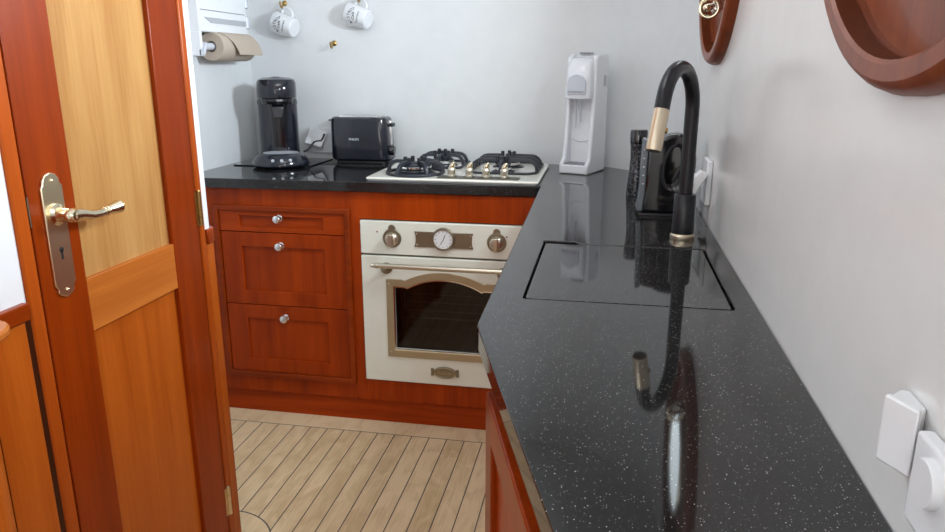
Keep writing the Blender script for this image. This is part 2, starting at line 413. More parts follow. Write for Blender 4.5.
# skylight, rear windows, left porthole: simple frames and panes
r = thing('window_3', 'skylight hatch in the ceiling', 'skylight', ((SKY[0]+SKY[2])/2, (SKY[1]+SKY[3])/2, CEIL), kind='structure')
m = MB(); m.prism([(SKY[0]-.03, SKY[1]-.03), (SKY[2]+.03, SKY[1]-.03), (SKY[2]+.03, SKY[3]+.03), (SKY[0]-.03, SKY[3]+.03)], CEIL-.015, CEIL+.0, holes=[[(SKY[0], SKY[1]), (SKY[2], SKY[1]), (SKY[2], SKY[3]), (SKY[0], SKY[3])]])
m.build('hatch_frame', M['mah_x'], r)
m = MB(); m.box((SKY[0], SKY[1], CEIL+.05), (SKY[2], SKY[3], CEIL+.056)); m.build('pane', M['portglass'], r)
for i, (a, b, c_, d) in enumerate(REARW):
    r = thing('window_%d' % (4+i), 'rear saloon window', 'window', ((a+c_)/2, YR, b), kind='structure')
    m = MB(); m.prism([(a-.03, b-.03), (c_+.03, b-.03), (c_+.03, d+.03), (a-.03, d+.03)], YR, YR+.02, holes=[[(a, b), (c_, b), (c_, d), (a, d)]], plane='xz'); m.build('window_frame', M['mah_z'], r)
    m = MB(); m.box((a, YR-.06, b), (c_, YR-.054, d)); m.build('pane', M['portglass'], r)
r = thing('window_6', 'porthole in the left kitchen wall', 'porthole', (XL, LPORT[0], LPORT[1]), kind='structure')
m = MB(); m.loft([[Vector((XL+h, LPORT[0]+rr*math.cos(2*PI*k/48), LPORT[1]+rr*math.sin(2*PI*k/48))) for k in range(48)] for rr, h in [(LPORT[2]+.05, 0), (LPORT[2]+.05, .02), (LPORT[2]-.002, .025), (LPORT[2]-.002, 0)]], closed=True); m.build('ring', M['port_y'], r)
m = MB(); m.cyl((XL-.07, LPORT[0], LPORT[1]), (XL-.064, LPORT[0], LPORT[1]), LPORT[2], seg=48); m.build('pane', M['portglass'], r)

# ------------------------------------------------------------------ door in the partition
d = thing('door_1', 'panelled mahogany door with brass lever handle', 'door', (PX, DY1, 0), kind='structure')
ST_L, ST_R, RZ0, RZ1 = -1.223, -.945, .807, .908
x0, x1 = PX-.032, PX+.004
m = MB(); m.box((x0, DY0+.003, .02), (x1, ST_L, DTOP)); m.build('stile', M['stile_z'], d, bevel=.002)
m = MB(); m.box((x0, ST_R, .02), (x1, DY1-.003, DTOP)); m.build('stile', M['stile_z'], d, bevel=.002)
m = MB(); m.box((x0, ST_L, RZ0), (x1-.0005, ST_R, RZ1)); m.build('middle_rail', M['rail_y'], d, bevel=.001)
m = MB(); m.box((x0, ST_L, .02), (x1-.0005, ST_R, .16)); m.build('bottom_rail', M['rail_y'], d)
m = MB(); m.box((x0, ST_L, DTOP-.1), (x1-.0005, ST_R, DTOP)); m.build('top_rail', M['rail_y'], d)
m = MB(); m.box((x0+.006, ST_L-.004, RZ1-.004), (x1-.011, ST_R+.004, DTOP-.09)); m.build('upper_panel', M['panel_z'], d)
m = MB(); m.box((x0+.006, ST_L-.004, .15), (x1-.011, ST_R+.004, RZ0+.004)); m.build('lower_panel', M['lowpanel_z'], d)
# handle plate
hy, zt_, zb_ = -1.279, 1.112, .893
def plate_outline():
    hw = .0245
    L = [(-hw, zb_+.022), (hw, zb_+.022)]
    pts = [(hw, zb_+.024), (hw*.72, zb_+.017), (hw*.80, zb_+.011), (hw*.45, zb_+.004), (0, zb_), (-hw*.45, zb_+.004), (-hw*.80, zb_+.011), (-hw*.72, zb_+.017), (-hw, zb_+.024)]
    top = [(-hw, zt_-.024), (-hw*.80, zt_-.019), (-hw*.78, zt_-.012), (-hw*.5, zt_-.004), (0, zt_), (hw*.5, zt_-.004), (hw*.78, zt_-.012), (hw*.80, zt_-.019), (hw, zt_-.024)]
    return [(hy+a, b) for a, b in pts + top]
m = MB(); m.prism(plate_outline(), x1, x1+.005, plane='yz'); hp = m.build('handle_plate', M['brass'], d, bevel=.0016)
m = MB(); hz = 1.040; X1 = x1+.005
m.lathe([(.019, 0), (.019, .004), (.013, .008), (.011, .02), (.0125, .024), (.0125, .034), (.009, .040), (0, .041)], (X1, hy, hz), (1, 0, 0), 24)
P = [(X1+.030, hy, hz), (X1+.032, hy+.02, hz-.002), (X1+.034, hy+.042, hz-.008), (X1+.035, hy+.062, hz-.009), (X1+.035, hy+.080, hz-.008), (X1+.035, hy+.090, hz-.007), (X1+.035, hy+.100, hz-.007), (X1+.035, hy+.116, hz-.006), (X1+.035, hy+.120, hz-.006)]
m.tube(P, [.0125, .010, .0088, .008, .0075, .0085, .0105, .0125, .007], 16)
for t in (.075, .083): m.torus((X1+.035, hy+t, hz-.008), (0, 1, .1), .0068, .0022, 20, 8)
m.build('lever', M['softbrass'], hp)
m = MB(); m.cyl((X1-.001, hy, .978), (X1+.0006, hy, .978), .0048, seg=16); m.box((X1-.001, hy-.0022, .961), (X1+.0006, hy+.0022, .978)); m.build('keyhole', M['dark'], hp)
for z in (zt_-.014, zb_+.013): MB().sphere((X1, hy, z), .0035, 12).build('screw', M['softbrass'], hp)
for z0, z1 in ((.926, 1.004), (.155, .232)):
    m = MB(); n = 4
    for i in range(n):
        a = z0+(z1-z0)*i/n; m.cyl((x1+.004, DY1+.004, a+.0008), (x1+.004, DY1+.004, a+(z1-z0)/n-.0008), .0052, seg=14)
    m.sphere((x1+.004, DY1+.004, z1+.002), .0045, 10); m.box((x1-.001, DY1-.008, z0), (x1+.0015, DY1+.003, z1))
    m.build('hinge', M['oldbrass'] if z0 > .5 else M['brass'], d)
m = MB(); m.box((x1-.002, DY0-.0005, 1.028), (x1+.0006, DY0+.002, 1.078)); m.build('latch_plate', M['bronze'], d)
# jambs, head, wainscot and cap rails
def trim(n, mb, mat, lab, bevel=.002): return structure(mb.build('trim_%d' % n, mat, bevel=bevel), lab, 'trim')
trim(1, MB().box((PX-.07, DY1+.002, 0), (PX+.005, DY1+.024, DTOP+.03)), M['jamb_z'], 'mahogany door jamb on the hinge side', .004)
trim(2, MB().box((PX-.07, DY0-.030, 0), (PX+.005, DY0-.001, DTOP+.03)), M['jamb_z'], 'mahogany door jamb on the handle side', .004)
trim(3, MB().box((PX-.07, DY0-.030, DTOP+.002), (PX+.005, DY1+.024, DTOP+.04)), M['stile_y'], 'mahogany door head above the door')
RT, RB = .911, .876
poly = [(PX-.001, DY1+.025), (PX+.010, DY1+.025)] + arc(PX-.020, PCAP-.030, .030, 0, PI/2, 8) + [(PX-.06, PCAP), (PX-.06, PEND+.001), (PX-.001, PEND+.001)]
trim(4, MB().prism(poly, RB, RT), M['stile_y'], 'rounded mahogany cap rail end beside the hinge-side jamb', .003)
trim(5, MB().box((PX-.001, DY1+.025, 0), (PX+.004, PEND+.004, RB)), M['lowpanel_z'], 'wainscot strip below the hinge-side cap rail')
trim(10, MB().prism([(PX+.003, PEND+.005)] + arc(PX-.018, PEND+.005, .018, 0, PI/2, 6) + [(PX-.06, PEND+.023), (PX-.06, PEND+.005)], 0, RB), M['mah_z'], 'dark wood post at the partition end', 0)
trim(6, MB().box((PX-.002, YR+.02, RB+.006), (PX+.012, DY0-.038, RT)), M['stile_y'], 'mahogany cap rail left of the door')
trim(11, MB().box((PX-.001, DY0-.047, 0), (PX+.0015, DY0-.0305, RB+.004)), M['gapshade'], 'dark strip standing for shade in the gap beside the handle-side jamb', 0)  # shade between jamb and wainscot put into a dark strip
trim(7, MB().box((PX-.001, YR+.02, 0), (PX+.006, DY0-.046, RB+.004)), M['lowpanel_z'], 'wainscot panel left of the door')
# short partition with a round end, white above and wood below its cap
SY, SR = -1.508, .045
def capsule(r, xe): return [(PX+.006, SY-r)] + arc(xe-r, SY, r, -PI/2, PI/2, 14) + [(PX+.006, SY+r)]
structure(MB().prism(capsule(.047, -.038), RT, CEIL).build('wall_stub', M['wall']), 'rounded white wall end at the left edge', 'wall')
trim(8, MB().prism(capsule(.062, -.022), RT-.014, RT), M['rail_y'], 'rounded mahogany cap below the white wall end', .004)  # lighter wood than the other cap rails, standing for light on its top
trim(9, MB().prism(capsule(.044, -.070), 0, RT-.014), M['lowpanel_z'], 'wooden base of the rounded wall end')

# ------------------------------------------------------------------ kitchen cabinet under the hob
kc = thing('base_cabinet', 'mahogany base cabinet with three drawers left of the cream oven', 'cabinet', (-.3, 0, 0))
Y0, Y1 = .010, .035
m = MB()
m.box((-.645, Y0, .775), (.628, Y1, .868)); m.box((-.645, Y0, .090), (-.545, Y1, .775)); m.box((-.04, Y0, .090), (-.003, Y1, .775)); m.box((.598, Y0, .090), (.628, Y1, .775))
m.box((-.545, Y0, .090), (-.04, Y1, .160)); m.box((-.003, Y0, .090), (.598, Y1, .170))
m.box((-.645, Y1, .05), (-.625, .57, .868)); m.box((.600, Y1, .05), (.615, .57, .868)); m.box((-.025, Y1, .05), (-.01, .57, .868)); m.box((-.625, .555, .05), (.60, .57, .868)); m.box((-.625, Y1, .05), (.60, .555, .065))
m.build('body', M['mah_z'], kc, bevel=.0012)
MB().box((-.645, Y0+.010, 0), (.628, Y1-.003, .0895)).build('plinth', M['mah_x'], kc)
m = MB(); fx0, fx1, fz0, fz1 = -.553, -.037, .149, .808
m.prism([(fx0, fz0), (fx1, fz0), (fx1, fz1), (fx0, fz1)], Y0-.012, Y0+.001, holes=[[(fx0+.021, fz0+.021), (fx1-.021, fz0+.021), (fx1-.021, fz1-.021), (fx0+.021, fz1-.021)]], plane='xz')
m.build('moulding', M['stile_x'], kc, bevel=.004)
kx = -.300
for z0, z1, kz, st in ((.712, .786, .7645, .016), (.438, .709, .665, .052), (.171, .435, .393, .052)):
    a, b = fx0+.0225, fx1-.0225
    s_ = .078
    m = MB(); m.prism([(a, z0), (b, z0), (b, z1), (a, z1)], Y0-.004, Y0+.014, holes=[[(a+s_, z0+st), (b-s_, z0+st), (b-s_, z1-st), (a+s_, z1-st)]], plane='xz')
    dr = m.build('drawer', M['mah_z'] if z1-z0 > .1 else M['mah_x'], kc, bevel=.0015)
    MB().box((a+s_-.004, Y0+.004, z0+st-.004), (b-s_+.004, Y0+.012, z1-st+.004)).build('panel', M['mah_z'] if z1-z0 > .1 else M['mah_x'], dr)
    MB().lathe([(.0125, 0), (.0125, .002), (.006, .004), (.0055, .012), (.010, .015), (.0145, .020), (.0135, .026), (.007, .029), (0, .030)], (kx, Y0-.004, kz), (0, -1, 0), 24).build('knob', M['chrome'], dr)

# ------------------------------------------------------------------ oven
W = .595
ov = thing('oven', 'cream retro built-in oven with bronze knobs and arched window', 'oven', (W/2, 0, .175))
m = MB(); m.box((.012, .026, .185), (.028, .52, .765)); m.box((W-.028, .026, .185), (W-.012, .52, .765)); m.box((.028, .026, .185), (W-.028, .52, .20)); m.box((.028, .026, .74), (W-.028, .52, .765)); m.box((.028, .50, .20), (W-.028, .52, .74))
m.build('body', M['ovenin'], ov)
MB().box((0, 0, .653), (W, .026, .771)).build('control_panel', M['cream'], ov, bevel=.003)
# door with arched cut-out
def window_outline(off):
    """arched oven window: off grows the outline outwards"""
    l, r_, b, sh, pk = .118-off, .477+off, .303-off, .536+off, .568+off*1.0
    a = .165-off*.3
    cxx = W/2; hw = cxx-a; h = pk+.0-sh+.004
    R = (hw*hw+h*h)/(2*h); cz_ = sh-.004+h-R; th = math.asin(hw/R)
    top = [(cxx+R*math.sin(t), cz_+R*math.cos(t)) for t in [th-2*th*i/18 for i in range(19)]]
    return [(l, b), (r_, b), (r_, sh)] + [(2*cxx-a+.010, sh)] + top + [(a-.010, sh)] + [(l, sh)]
dz0, dz1 = .175, .647
od = MB().prism([(0, dz0), (W, dz0), (W, dz1), (0, dz1)], 0, .024, holes=[window_outline(0)], plane='xz').build('oven_door', M['cream'], ov, bevel=.003)
MB().prism(window_outline(.029), -.0045, .001, holes=[window_outline(.003)], plane='xz').build('window_trim', M['bronze_lt'], od, bevel=.0012)
MB().prism(window_outline(.0032), -.003, .002, holes=[window_outline(-.0012)], plane='xz').build('window_bead', M['chrome'], od)
MB().prism(window_outline(.006), .012, .016, plane='xz').build('window_pane', M['ovenglass'], od)
m = MB()
for y in (.12, .2, .3, .4): m.tube([(.03, y, .385), (W-.03, y, .385)], .003, 8)
for i in range(10): m.tube([(.06+i*.0528, .12, .385), (.06+i*.0528, .42, .385)], .0018, 6)
m.build('rack', M['rack'], ov)
for px, pz in ((.100, .548), (.100, .294), (.495, .548), (.495, .294)): MB().sphere((px, -.0045, pz), .003, 10).build('trim_screw', M['nickel'], od)
# handle
hzv = .622
m = MB(); m.tube([(.066, -.040, hzv), (.529, -.040, hzv)], .0088, 16)
for e, s_ in ((.066, -1), (.529, 1)):
    m.lathe([(.0095, 0), (.0095, .004), (.005, .007), (.0075, .012), (.0075, .017), (0, .021)], (e, -.040, hzv), (s_, 0, 0), 16)
    m.torus((e-s_*.006, -.040, hzv), (1, 0, 0), .0088, .0022, 20, 8)
hd = m.build('handle', M['nickel'], od)
for x in (.092, .503):
    m = MB(); m.lathe([(.021, 0), (.021, .004), (.014, .009), (.009, .016), (.009, .036)], (x, 0, hzv-.018), (0, -1, .25), 20)
    m.build('bracket', M['bronze'], hd)
# badge
bz = .225; bx = W/2
m = MB(); o = [(-.052, -.014), (-.040, -.014)] + [(.042*math.sin(t)*-1, -.0225*math.cos(t)) for t in [1.25-2.5*i/10 for i in range(11)]] + [(.040, -.014), (.052, -.014), (.050, 0), (.052, .014), (.040, .014)] + [(.042*math.sin(t), .0225*math.cos(t)) for t in [1.25-2.5*i/10 for i in range(11)]] + [(-.040, .014), (-.052, .014), (-.050, 0)]
m.prism([(bx+a, bz+b) for a, b in o], -.005, .001, plane='xz'); bd = m.build('badge', M['bronze'], od, bevel=.001)
m = MB(); m.text('Kaiser', .021, lambda x, y, h: (bx+x, -.0052-h, bz+y), .0005); m.build('badge_lettering', M['bronze_lt'], bd)
m = MB(); m.tube([(bx+.038*math.cos(t), -.0055, bz+.0185*math.sin(t)) for t in [2*PI*i/32 for i in range(32)]], .0012, 8, closed=True); m.build('badge_rim', M['bronze_lt'], bd)
# control knobs
for x in (.115, W-.115):
    kz = .712
    m = MB(); m.cyl((x, .001, kz), (x, -.004, kz), .0335, .0325, 36); m.cyl((x, .001, kz+.036), (x, -.0038, kz+.036), .0125, .012, 24)
    ro = m.build('knob_rosette', M['bronze'], ov, bevel=.001)
    m = MB(); m.lathe([(.024, 0), (.024, .005), (.020, .012), (.016, .014), (0, .015)], (x, -.004, kz-.002), (0, -1, 0), 28)
    m.box((x-.008, -.034, kz-.024), (x+.008, -.016, kz+.020))
    m.build('knob', M['nickel'], ro, bevel=.003)
    m = MB(); m.cyl((x-.053 if x < .3 else x+.034, .001, kz+.021), (x-.053 if x < .3 else x+.034, -.0012, kz+.021), .0028, seg=12); m.build('indicator', M['red'], ov)
# clock
cx_, cz_ = W/2, .714
o = [(-.103, -.027), (.103, -.027), (.099, -.016), (.0975, 0), (.099, .016), (.103, .027), (-.103, .027), (-.099, .016), (-.0975, 0), (-.099, -.016)]
ck = MB().prism([(cx_+a, cz_-.001+b) for a, b in o], -.004, .001, plane='xz').build('clock_plate', M['bronze'], ov, bevel=.001)
MB().lathe([(.040, 0), (.040, .006), (.037, .010), (.0335, .010), (.0325, .006), (.0325, 0)], (cx_, -.003, cz_+.003), (0, -1, 0), 48).build('bezel', M['bronze'], ck)
MB().cyl((cx_, -.003, cz_+.003), (cx_, -.0102, cz_+.003), .0328, seg=40).build('dial', M['dial'], ck)
m = MB()
for i in range(12):
    t = 2*PI*i/12; c1, s1 = math.cos(t), math.sin(t)
    m.tube([(cx_+.0245*c1, -.0104, cz_+.003+.0245*s1), (cx_+.029*c1, -.0104, cz_+.003+.029*s1)], .0008, 6)
m.tube([(cx_-.009, -.0108, cz_-.014), (cx_+.001, -.0108, cz_+.003), (cx_+.008, -.0108, cz_+.021)], .0011, 6)
m.build('hands_and_ticks', M['ink'], ck)
MB().cyl((cx_+.027, -.004, cz_-.022), (cx_+.027, -.016, cz_-.022), .006, seg=16).build('setting_button', M['bronze'], ck)
for sx in (-1, 1):
    for sz in (-1, 1): MB().sphere((cx_+sx*.094, -.0045, cz_-.001+sz*.019), .0028, 10).build('plate_screw', M['nickel'], ck)

# ------------------------------------------------------------------ worktop and sink cover
ZT, ZB = .905, .871
LID = (.700, -1.178, 1.046, -.766)
outer = [(XL+.001, -.022), (.595, .004), (.612, .010), (.6205, .024), (.6465, -1.300), (.6480, -1.325), (.655, -1.348), (.812, -1.850), (.905, -2.15), (1.084, -2.15), (1.084, -.02)] + [(a-.001, b-.001) for a, b in CURVE[1:]] + [(XL+.001, YB-.001)]
hole = [(LID[0], LID[1]), (LID[2], LID[1]), (LID[2], LID[3]), (LID[0]+.072, LID[3]), (LID[0]+.068, LID[3]+.019), (LID[0]-.002, LID[3]+.019), (LID[0], LID[3])]
hole = rrect(LID[0], LID[1], LID[2], LID[3], .008, 3)
hole = arc(LID[2]-.008, LID[1]+.008, .008, -PI/2, 0, 3) + arc(LID[2]-.008, LID[3]-.008, .008, 0, PI/2, 3) + [(LID[0]+.078, LID[3]), (LID[0]+.074, LID[3]+.017), (LID[0]+.068, LID[3]+.020), (LID[0]+.004, LID[3]+.020), (LID[0]-.001, LID[3]+.015), (LID[0], LID[3]-.002)] + arc(LID[0]+.008, LID[1]+.008, .008, PI, 1.5*PI, 3)
wt = thing('worktop', 'black speckled L-shaped stone worktop with polished surface', 'worktop', (.85, -.5, ZB))
MB().prism(outer, ZB, ZT, holes=[hole]).build('slab', M['granite'], wt, bevel=.0022, seg=3)
MB().box((LID[0]-.007, LID[1]-.015, ZB-.012), (LID[2]+.010, LID[3]+.025, ZB-.0025)).build('sink_rim', M['dark'], wt)
g = .0048
lid = MB().prism(rrect(LID[0]+g, LID[1]+g, LID[2]-g, LID[3]-g, .006, 3), ZB-.002, ZT-.0008).build('sink_cover', M['granite'], bevel=.0006)
tag(lid, 'flush rectangular stone sink cover set into the black worktop', 'sink cover')

# ------------------------------------------------------------------ cabinet under the right worktop
A = Vector((.676, -1.322, 0)); B_ = Vector((.838, -1.86, 0)); u = (B_-A).normalized(); nrm = Vector((-u.y, u.x, 0)) * -1
if nrm.x > 0: nrm = -nrm
Lf = .86
MX = Matrix(((u.x, nrm.x, 0, A.x), (u.y, nrm.y, 0, A.y), (0, 0, 1, 0), (0, 0, 0, 1)))      # (along face, outward, up)
sc = thing('sink_cabinet', 'mahogany cabinet with panelled door under the right-hand worktop', 'cabinet', (A.x, A.y, 0))
e = A+u*Lf
MB().prism([(.672, -.02+.03), (A.x, A.y), (e.x, e.y), (1.075, -2.14), (1.075, -.02+.03)], 0, ZB-.003, holes=[[(.69, -.02), (A.x+.016, A.y+.003), (e.x+.012, e.y+.02), (1.06, -2.12), (1.06, -.02)]]).build('body', M['mah_z'], sc, bevel=.002)
a, b, z0, z1, fr = .028, .50, .07, .812, .060
dm = MB(MX).prism([(a, z0), (b, z0), (b, z1), (a, z1)], 0, .018, holes=[[(a+fr, z0+fr), (b-fr, z0+fr), (b-fr, z1-fr), (a+fr, z1-fr)]], plane='xz').build('door', M['stile_z'], sc, bevel=.003)
MB(MX).box((a+fr-.004, .001, z0+fr-.004), (b-fr+.004, .009, z1-fr+.004)).build('panel', M['mah_z'], dm)

# ------------------------------------------------------------------ gas hob
HZ = .9175
hb = thing('gas_hob', 'ivory four-burner gas hob with black pan supports', 'hob', (.315, .26, ZT))
MB().prism(rrect(.018, .022, .612, .505, .012, 4), ZT+.003, HZ).build('plate', M['creamhob'], hb, bevel=.004, seg=3)
MB().prism(rrect(.022, .026, .608, .501, .012, 4), ZT+.0002, ZT+.003).build('edge_seal', M['greyplastic'], hb)
for (bx, by, br, bh) in ((.165, .140, .062, .030), (.215, .385, .040, .020), (.465, .385, .046, .020), (.465, .245, .030, .018)):
    bn = MB().lathe([(br+.012, 0), (br+.012, .003), (br, .006), (br, bh*.45)], (bx, by, HZ), seg=40).build('burner', M['iron'], hb)
    MB().lathe([(br*.93, 0), (br*.95, bh*.5), (br*.9, bh*.6), (br*.82, bh*.62)], (bx, by, HZ+bh*.40), seg=40).build('flame_ring', M['chrome'], bn)
    MB().lathe([(br*.93, 0), (br*.94, .003), (br*.80, .008), (br*.45, .009), (br*.42, .012), (0, .013)], (bx, by, HZ+bh*.97), seg=40).build('burner_cap', M['iron'], bn)
GT = .966
def bar(m, pts, w=.0080, h=.0095):
    """flat-section iron bar along points"""
    pts = [Vector(p) for p in pts]; n = len(pts); rings = []
    for i in range(n):
        t = (pts[min(i+1, n-1)]-pts[max(i-1, 0)]).normalized(); s_ = t.cross(Vector((0, 0, 1)))
        if s_.length < .05: s_ = prev
        s_ = s_.normalized(); prev = s_; q = s_.cross(t).normalized()
        rings.append([pts[i]+s_*w*.7+q*h*.6, pts[i]-s_*w*.7+q*h*.6, pts[i]-s_*w-q*h*.6, pts[i]+s_*w-q*h*.6])
    m.loft(rings)
def arm(m, p_out, p_in, curl=.034):
    """support finger: foot on the plate, curved shoulder, level arm with a raised tip towards the burner"""
    o, i = Vector((*p_out, 0)), Vector((*p_in, 0)); dr = (i-o).normalized()
    ps = [o+Vector((0, 0, HZ+.004))]
    for t in (.25, .5, .75, 1):
        th = t*PI/2; ps.append(o + dr*curl*(1-math.cos(th))+Vector((0, 0, HZ+.008+(GT-HZ-.014)*math.sin(th))))
    ps.append(i+Vector((0, 0, GT-.005))); bar(m, ps)
    m.box((i.x-.006, i.y-.006, GT-.020), (i.x+.006, i.y+.006, GT+.010))
def grate(x0, x1, y0, y1, cs, name):
    m = MB()
    m.tube([(*p, HZ+.0045) for p in rrect(x0, y0, x1, y1, .05, 6)], .0048, 8, closed=True)
    ymid = (cs[0][1]+cs[1][1])/2
    bar(m, [(x0, ymid, HZ+.008), (x0+.012, ymid, GT-.016), (x0+.03, ymid, GT-.006), (x1-.03, ymid, GT-.006), (x1-.012, ymid, GT-.016), (x1, ymid, HZ+.008)])
    for k, (cx, cy) in enumerate(cs):
        yo = y0 if k == 0 else y1
        arm(m, (x0+.002, cy), (cx-.022, cy)); arm(m, (x1-.002, cy), (cx+.022, cy)); arm(m, (cx, yo), (cx, cy+(-.024 if k == 0 else .024)))
        bar(m, [(cx, ymid, GT-.008), (cx, cy+(.024 if k == 0 else -.024), GT-.005)])
        m.box((cx-.007, cy+(.016 if k == 0 else -.032), GT-.012), (cx+.007, cy+(.032 if k == 0 else -.016), GT+.004))
    return m.build(name, M['iron'], hb, bevel=.0012)
def ring_grate(cx, cy, R):
    m = MB(); m.tube([(cx+R*math.cos(t), cy+R*math.sin(t), HZ+.005) for t in [2*PI*k/48 for k in range(48)]], .0055, 8, closed=True)
    for dg in (-112, -52, 8, 62, 118, 176):
        a = math.radians(dg); c1, s1 = math.cos(a), math.sin(a)
        arm(m, (cx+R*c1, cy+R*s1), (cx+.036*c1, cy+.036*s1), .030)
    return m.build('wok_support', M['iron'], hb, bevel=.0012)
def single_grate(x0, x1, y0, y1, cx, cy):
    m = MB(); m.tube([(*p, HZ+.0045) for p in rrect(x0, y0, x1, y1, .03, 6)], .0048, 8, closed=True)
    for yy in (cy-.035, cy+.035):
        arm(m, (x0+.002, yy), (cx-.026, yy), .03); arm(m, (x1-.002, yy), (cx+.026, yy), .03)
    arm(m, (cx, y0), (cx, cy-.026), .03); arm(m, (cx, y1), (cx, cy+.026), .03)
    return m.build('pan_support', M['iron'], hb, bevel=.0012)
ring_grate(.165, .140, .100)
single_grate(.125, .300, .275, .488, .215, .385)
grate(.350, .590, .170, .488, ((.465, .238), (.465, .385)), 'pan_support')
o = [(.268, .044), (.540, .044), (.545, .054), (.545, .086), (.540, .096), (.268, .096), (.264, .086), (.264, .054)]
kp = MB().prism(o, HZ-.001, HZ+.003).build('knob_strip', M['darkbronze'], hb, bevel=.001)
for kx_ in (.312, .373, .431, .493):
    m = MB(); m.lathe([(.017, 0), (.0175, .006), (.013, .010), (.0125, .022), (.0145, .026), (.011, .032), (0, .034)], (kx_, .070, HZ+.002), seg=24)
    kn = m.build('knob', M['nickel'], kp)
    m = MB(); m.tube([(kx_-.004, .072, HZ+.028), (kx_-.001, .072, HZ+.036), (kx_+.005, .071, HZ+.046), (kx_+.009, .070, HZ+.053)], [.0075, .010, .0085, .003], 14); m.build('pointer', M['softbrass'], kn)

# ------------------------------------------------------------------ coffee machine (local: front = -y)
cm = thing('coffee_machine', 'dark slate pod coffee machine with oval drip tray in the left corner', 'coffee machine', (-.474, .425, ZT+.0045), math.radians(25))
def sup(cx, cy, a, b, z, n=40, e=2.4):
    out = []
    for k in range(n):
        t = 2*PI*k/n; c1, s1 = math.cos(t), math.sin(t)
        out.append(Vector((cx+a*abs(c1)**(2/e)*(1 if c1 >= 0 else -1), cy+b*abs(s1)**(2/e)*(1 if s1 >= 0 else -1), z)))
    return out
m = MB(); m.loft([sup(0, .005, .075, .070, 0), sup(0, .005, .077, .073, .006), sup(0, .005, .0765, .070, .10), sup(0, .006, .0765, .069, .225), sup(0, .006, .0765, .070, .246), sup(0, .006, .0765, .070, .25)])
m.build('body', M['bluegloss'], cm, local=True)
m = MB(); m.loft([sup(0, -.060, .030, .010, .02), sup(0, -.060, .032, .010, .20), sup(0, -.060, .040, .010, .232)]); m.build('front_panel', M['black'], cm, local=True)
m = MB(); m.loft([sup(0, -.012, .070, .080, .250), sup(0, -.014, .0755, .088, .256), sup(0, -.014, .0765, .090, .285), sup(0, -.012, .0755, .088, .312), sup(0, -.008, .070, .083, .324), sup(0, 0, .052, .066, .331), sup(0, .0, .02, .026, .333)])
hd_ = m.build('brew_head', M['bluegloss'], cm, local=True)
m = MB(); m.loft([sup(0, -.040, .030, .022, .318, 28, 2), sup(0, -.040, .032, .024, .323, 28, 2), sup(0, -.036, .028, .020, .332, 28, 2), sup(0, -.034, .015, .010, .335, 28, 2)]); m.build('lid_latch', M['black'], hd_, local=True)
m = MB(); m.loft([sup(0, -.062, .058, .030, .232, 28, 2.2), sup(0, -.060, .062, .036, .243, 28, 2.2), sup(0, -.055, .062, .038, .252, 28, 2.2)]); m.build('lever_band', M['black'], cm, local=True)
m = MB(); m.loft([[Vector((-.020, -.062, .235)), Vector((.020, -.062, .235)), Vector((.020, -.030, .235)), Vector((-.020, -.030, .235))], [Vector((-.022, -.086, .222)), Vector((.022, -.086, .222)), Vector((.022, -.04, .222)), Vector((-.022, -.04, .222))], [Vector((-.019, -.088, .178)), Vector((.019, -.088, .178)), Vector((.019, -.052, .178)), Vector((-.019, -.052, .178))]])
m.build('coffee_spout', M['bluegloss'], cm, bevel=.004, local=True)
m = MB(); cyt = -.125; RR = .110
m.lathe([(RR*.94, 0), (RR, .006), (RR, .012), (RR*.96, .024), (RR*.86, .040), (RR*.72, .049), (RR*.66, .051), (RR*.64, .048), (0, .048)], (0, cyt, 0), sy=.92, seg=48)
tr = m.build('drip_tray', M['bluegloss'], cm, local=True)
m = MB(); m.lathe([(RR*.62, 0), (RR*.62, .0022), (0, .0026)], (0, cyt, .0482), sy=.92, seg=40); m.build('tray_grid', M['greyplastic'], tr, local=True)
for t in (-.30, .02, .34):
    m = MB(); p = Vector((RR*.935*math.sin(t), cyt-RR*.92*.935*math.cos(t), .0290)); n_ = Vector((math.sin(t), -math.cos(t), .75)).normalized()
    m.cyl(p-n_*.003, p+n_*.0015, .0062, seg=18); m.build('button', M['greyplastic'], tr, local=True)
for sx in (-1, 1):
    m = MB(); m.cyl((sx*.060, .0, .236), (sx*.077, .0, .236), .008, seg=16); m.build('hinge_pin', M['black'], cm, local=True)
tag(MB().prism([(-.618, .300), (-.305, .300), (-.305, .565), (-.640, .565)], ZT+.0004, ZT+.0044).build('cutting_board', M['black'], bevel=.001), 'thin glossy black board lying under the coffee machine', 'board')
cmi = (Matrix.Translation(cm.location) @ Matrix.Rotation(cm.rotation_euler.z, 4, 'Z')).inverted()
MB(cmi).tube([(-.402, .49, .944), (-.392, .505, .948), (-.383, .522, .962), (-.375, .535, .978), (-.362, .541, .982), (-.345, .543, .984), (-.338, .546, .996), (-.334, .552, 1.012)], .0038, 10).build('power_cord', M['cord'], cm, local=True)
# wall socket with raised lid behind
so = thing('wall_socket', 'white socket with raised lid on the back wall left of the toaster', 'socket', (-.36, YB, .985))
MB().box((-.405, YB-.012, .930), (-.300, YB-.0005, 1.035)).build('plate', M['white'], so, bevel=.003)
mx = Matrix.Translation((-.372, .548, .99)) @ Matrix.Rotation(math.radians(14), 4, 'Y') @ Matrix.Rotation(math.radians(-28), 4, 'X')
MB(mx).box((-.038, -.006, -.030), (.038, .006, .040)).build('lid', M['white'], so, bevel=.003)

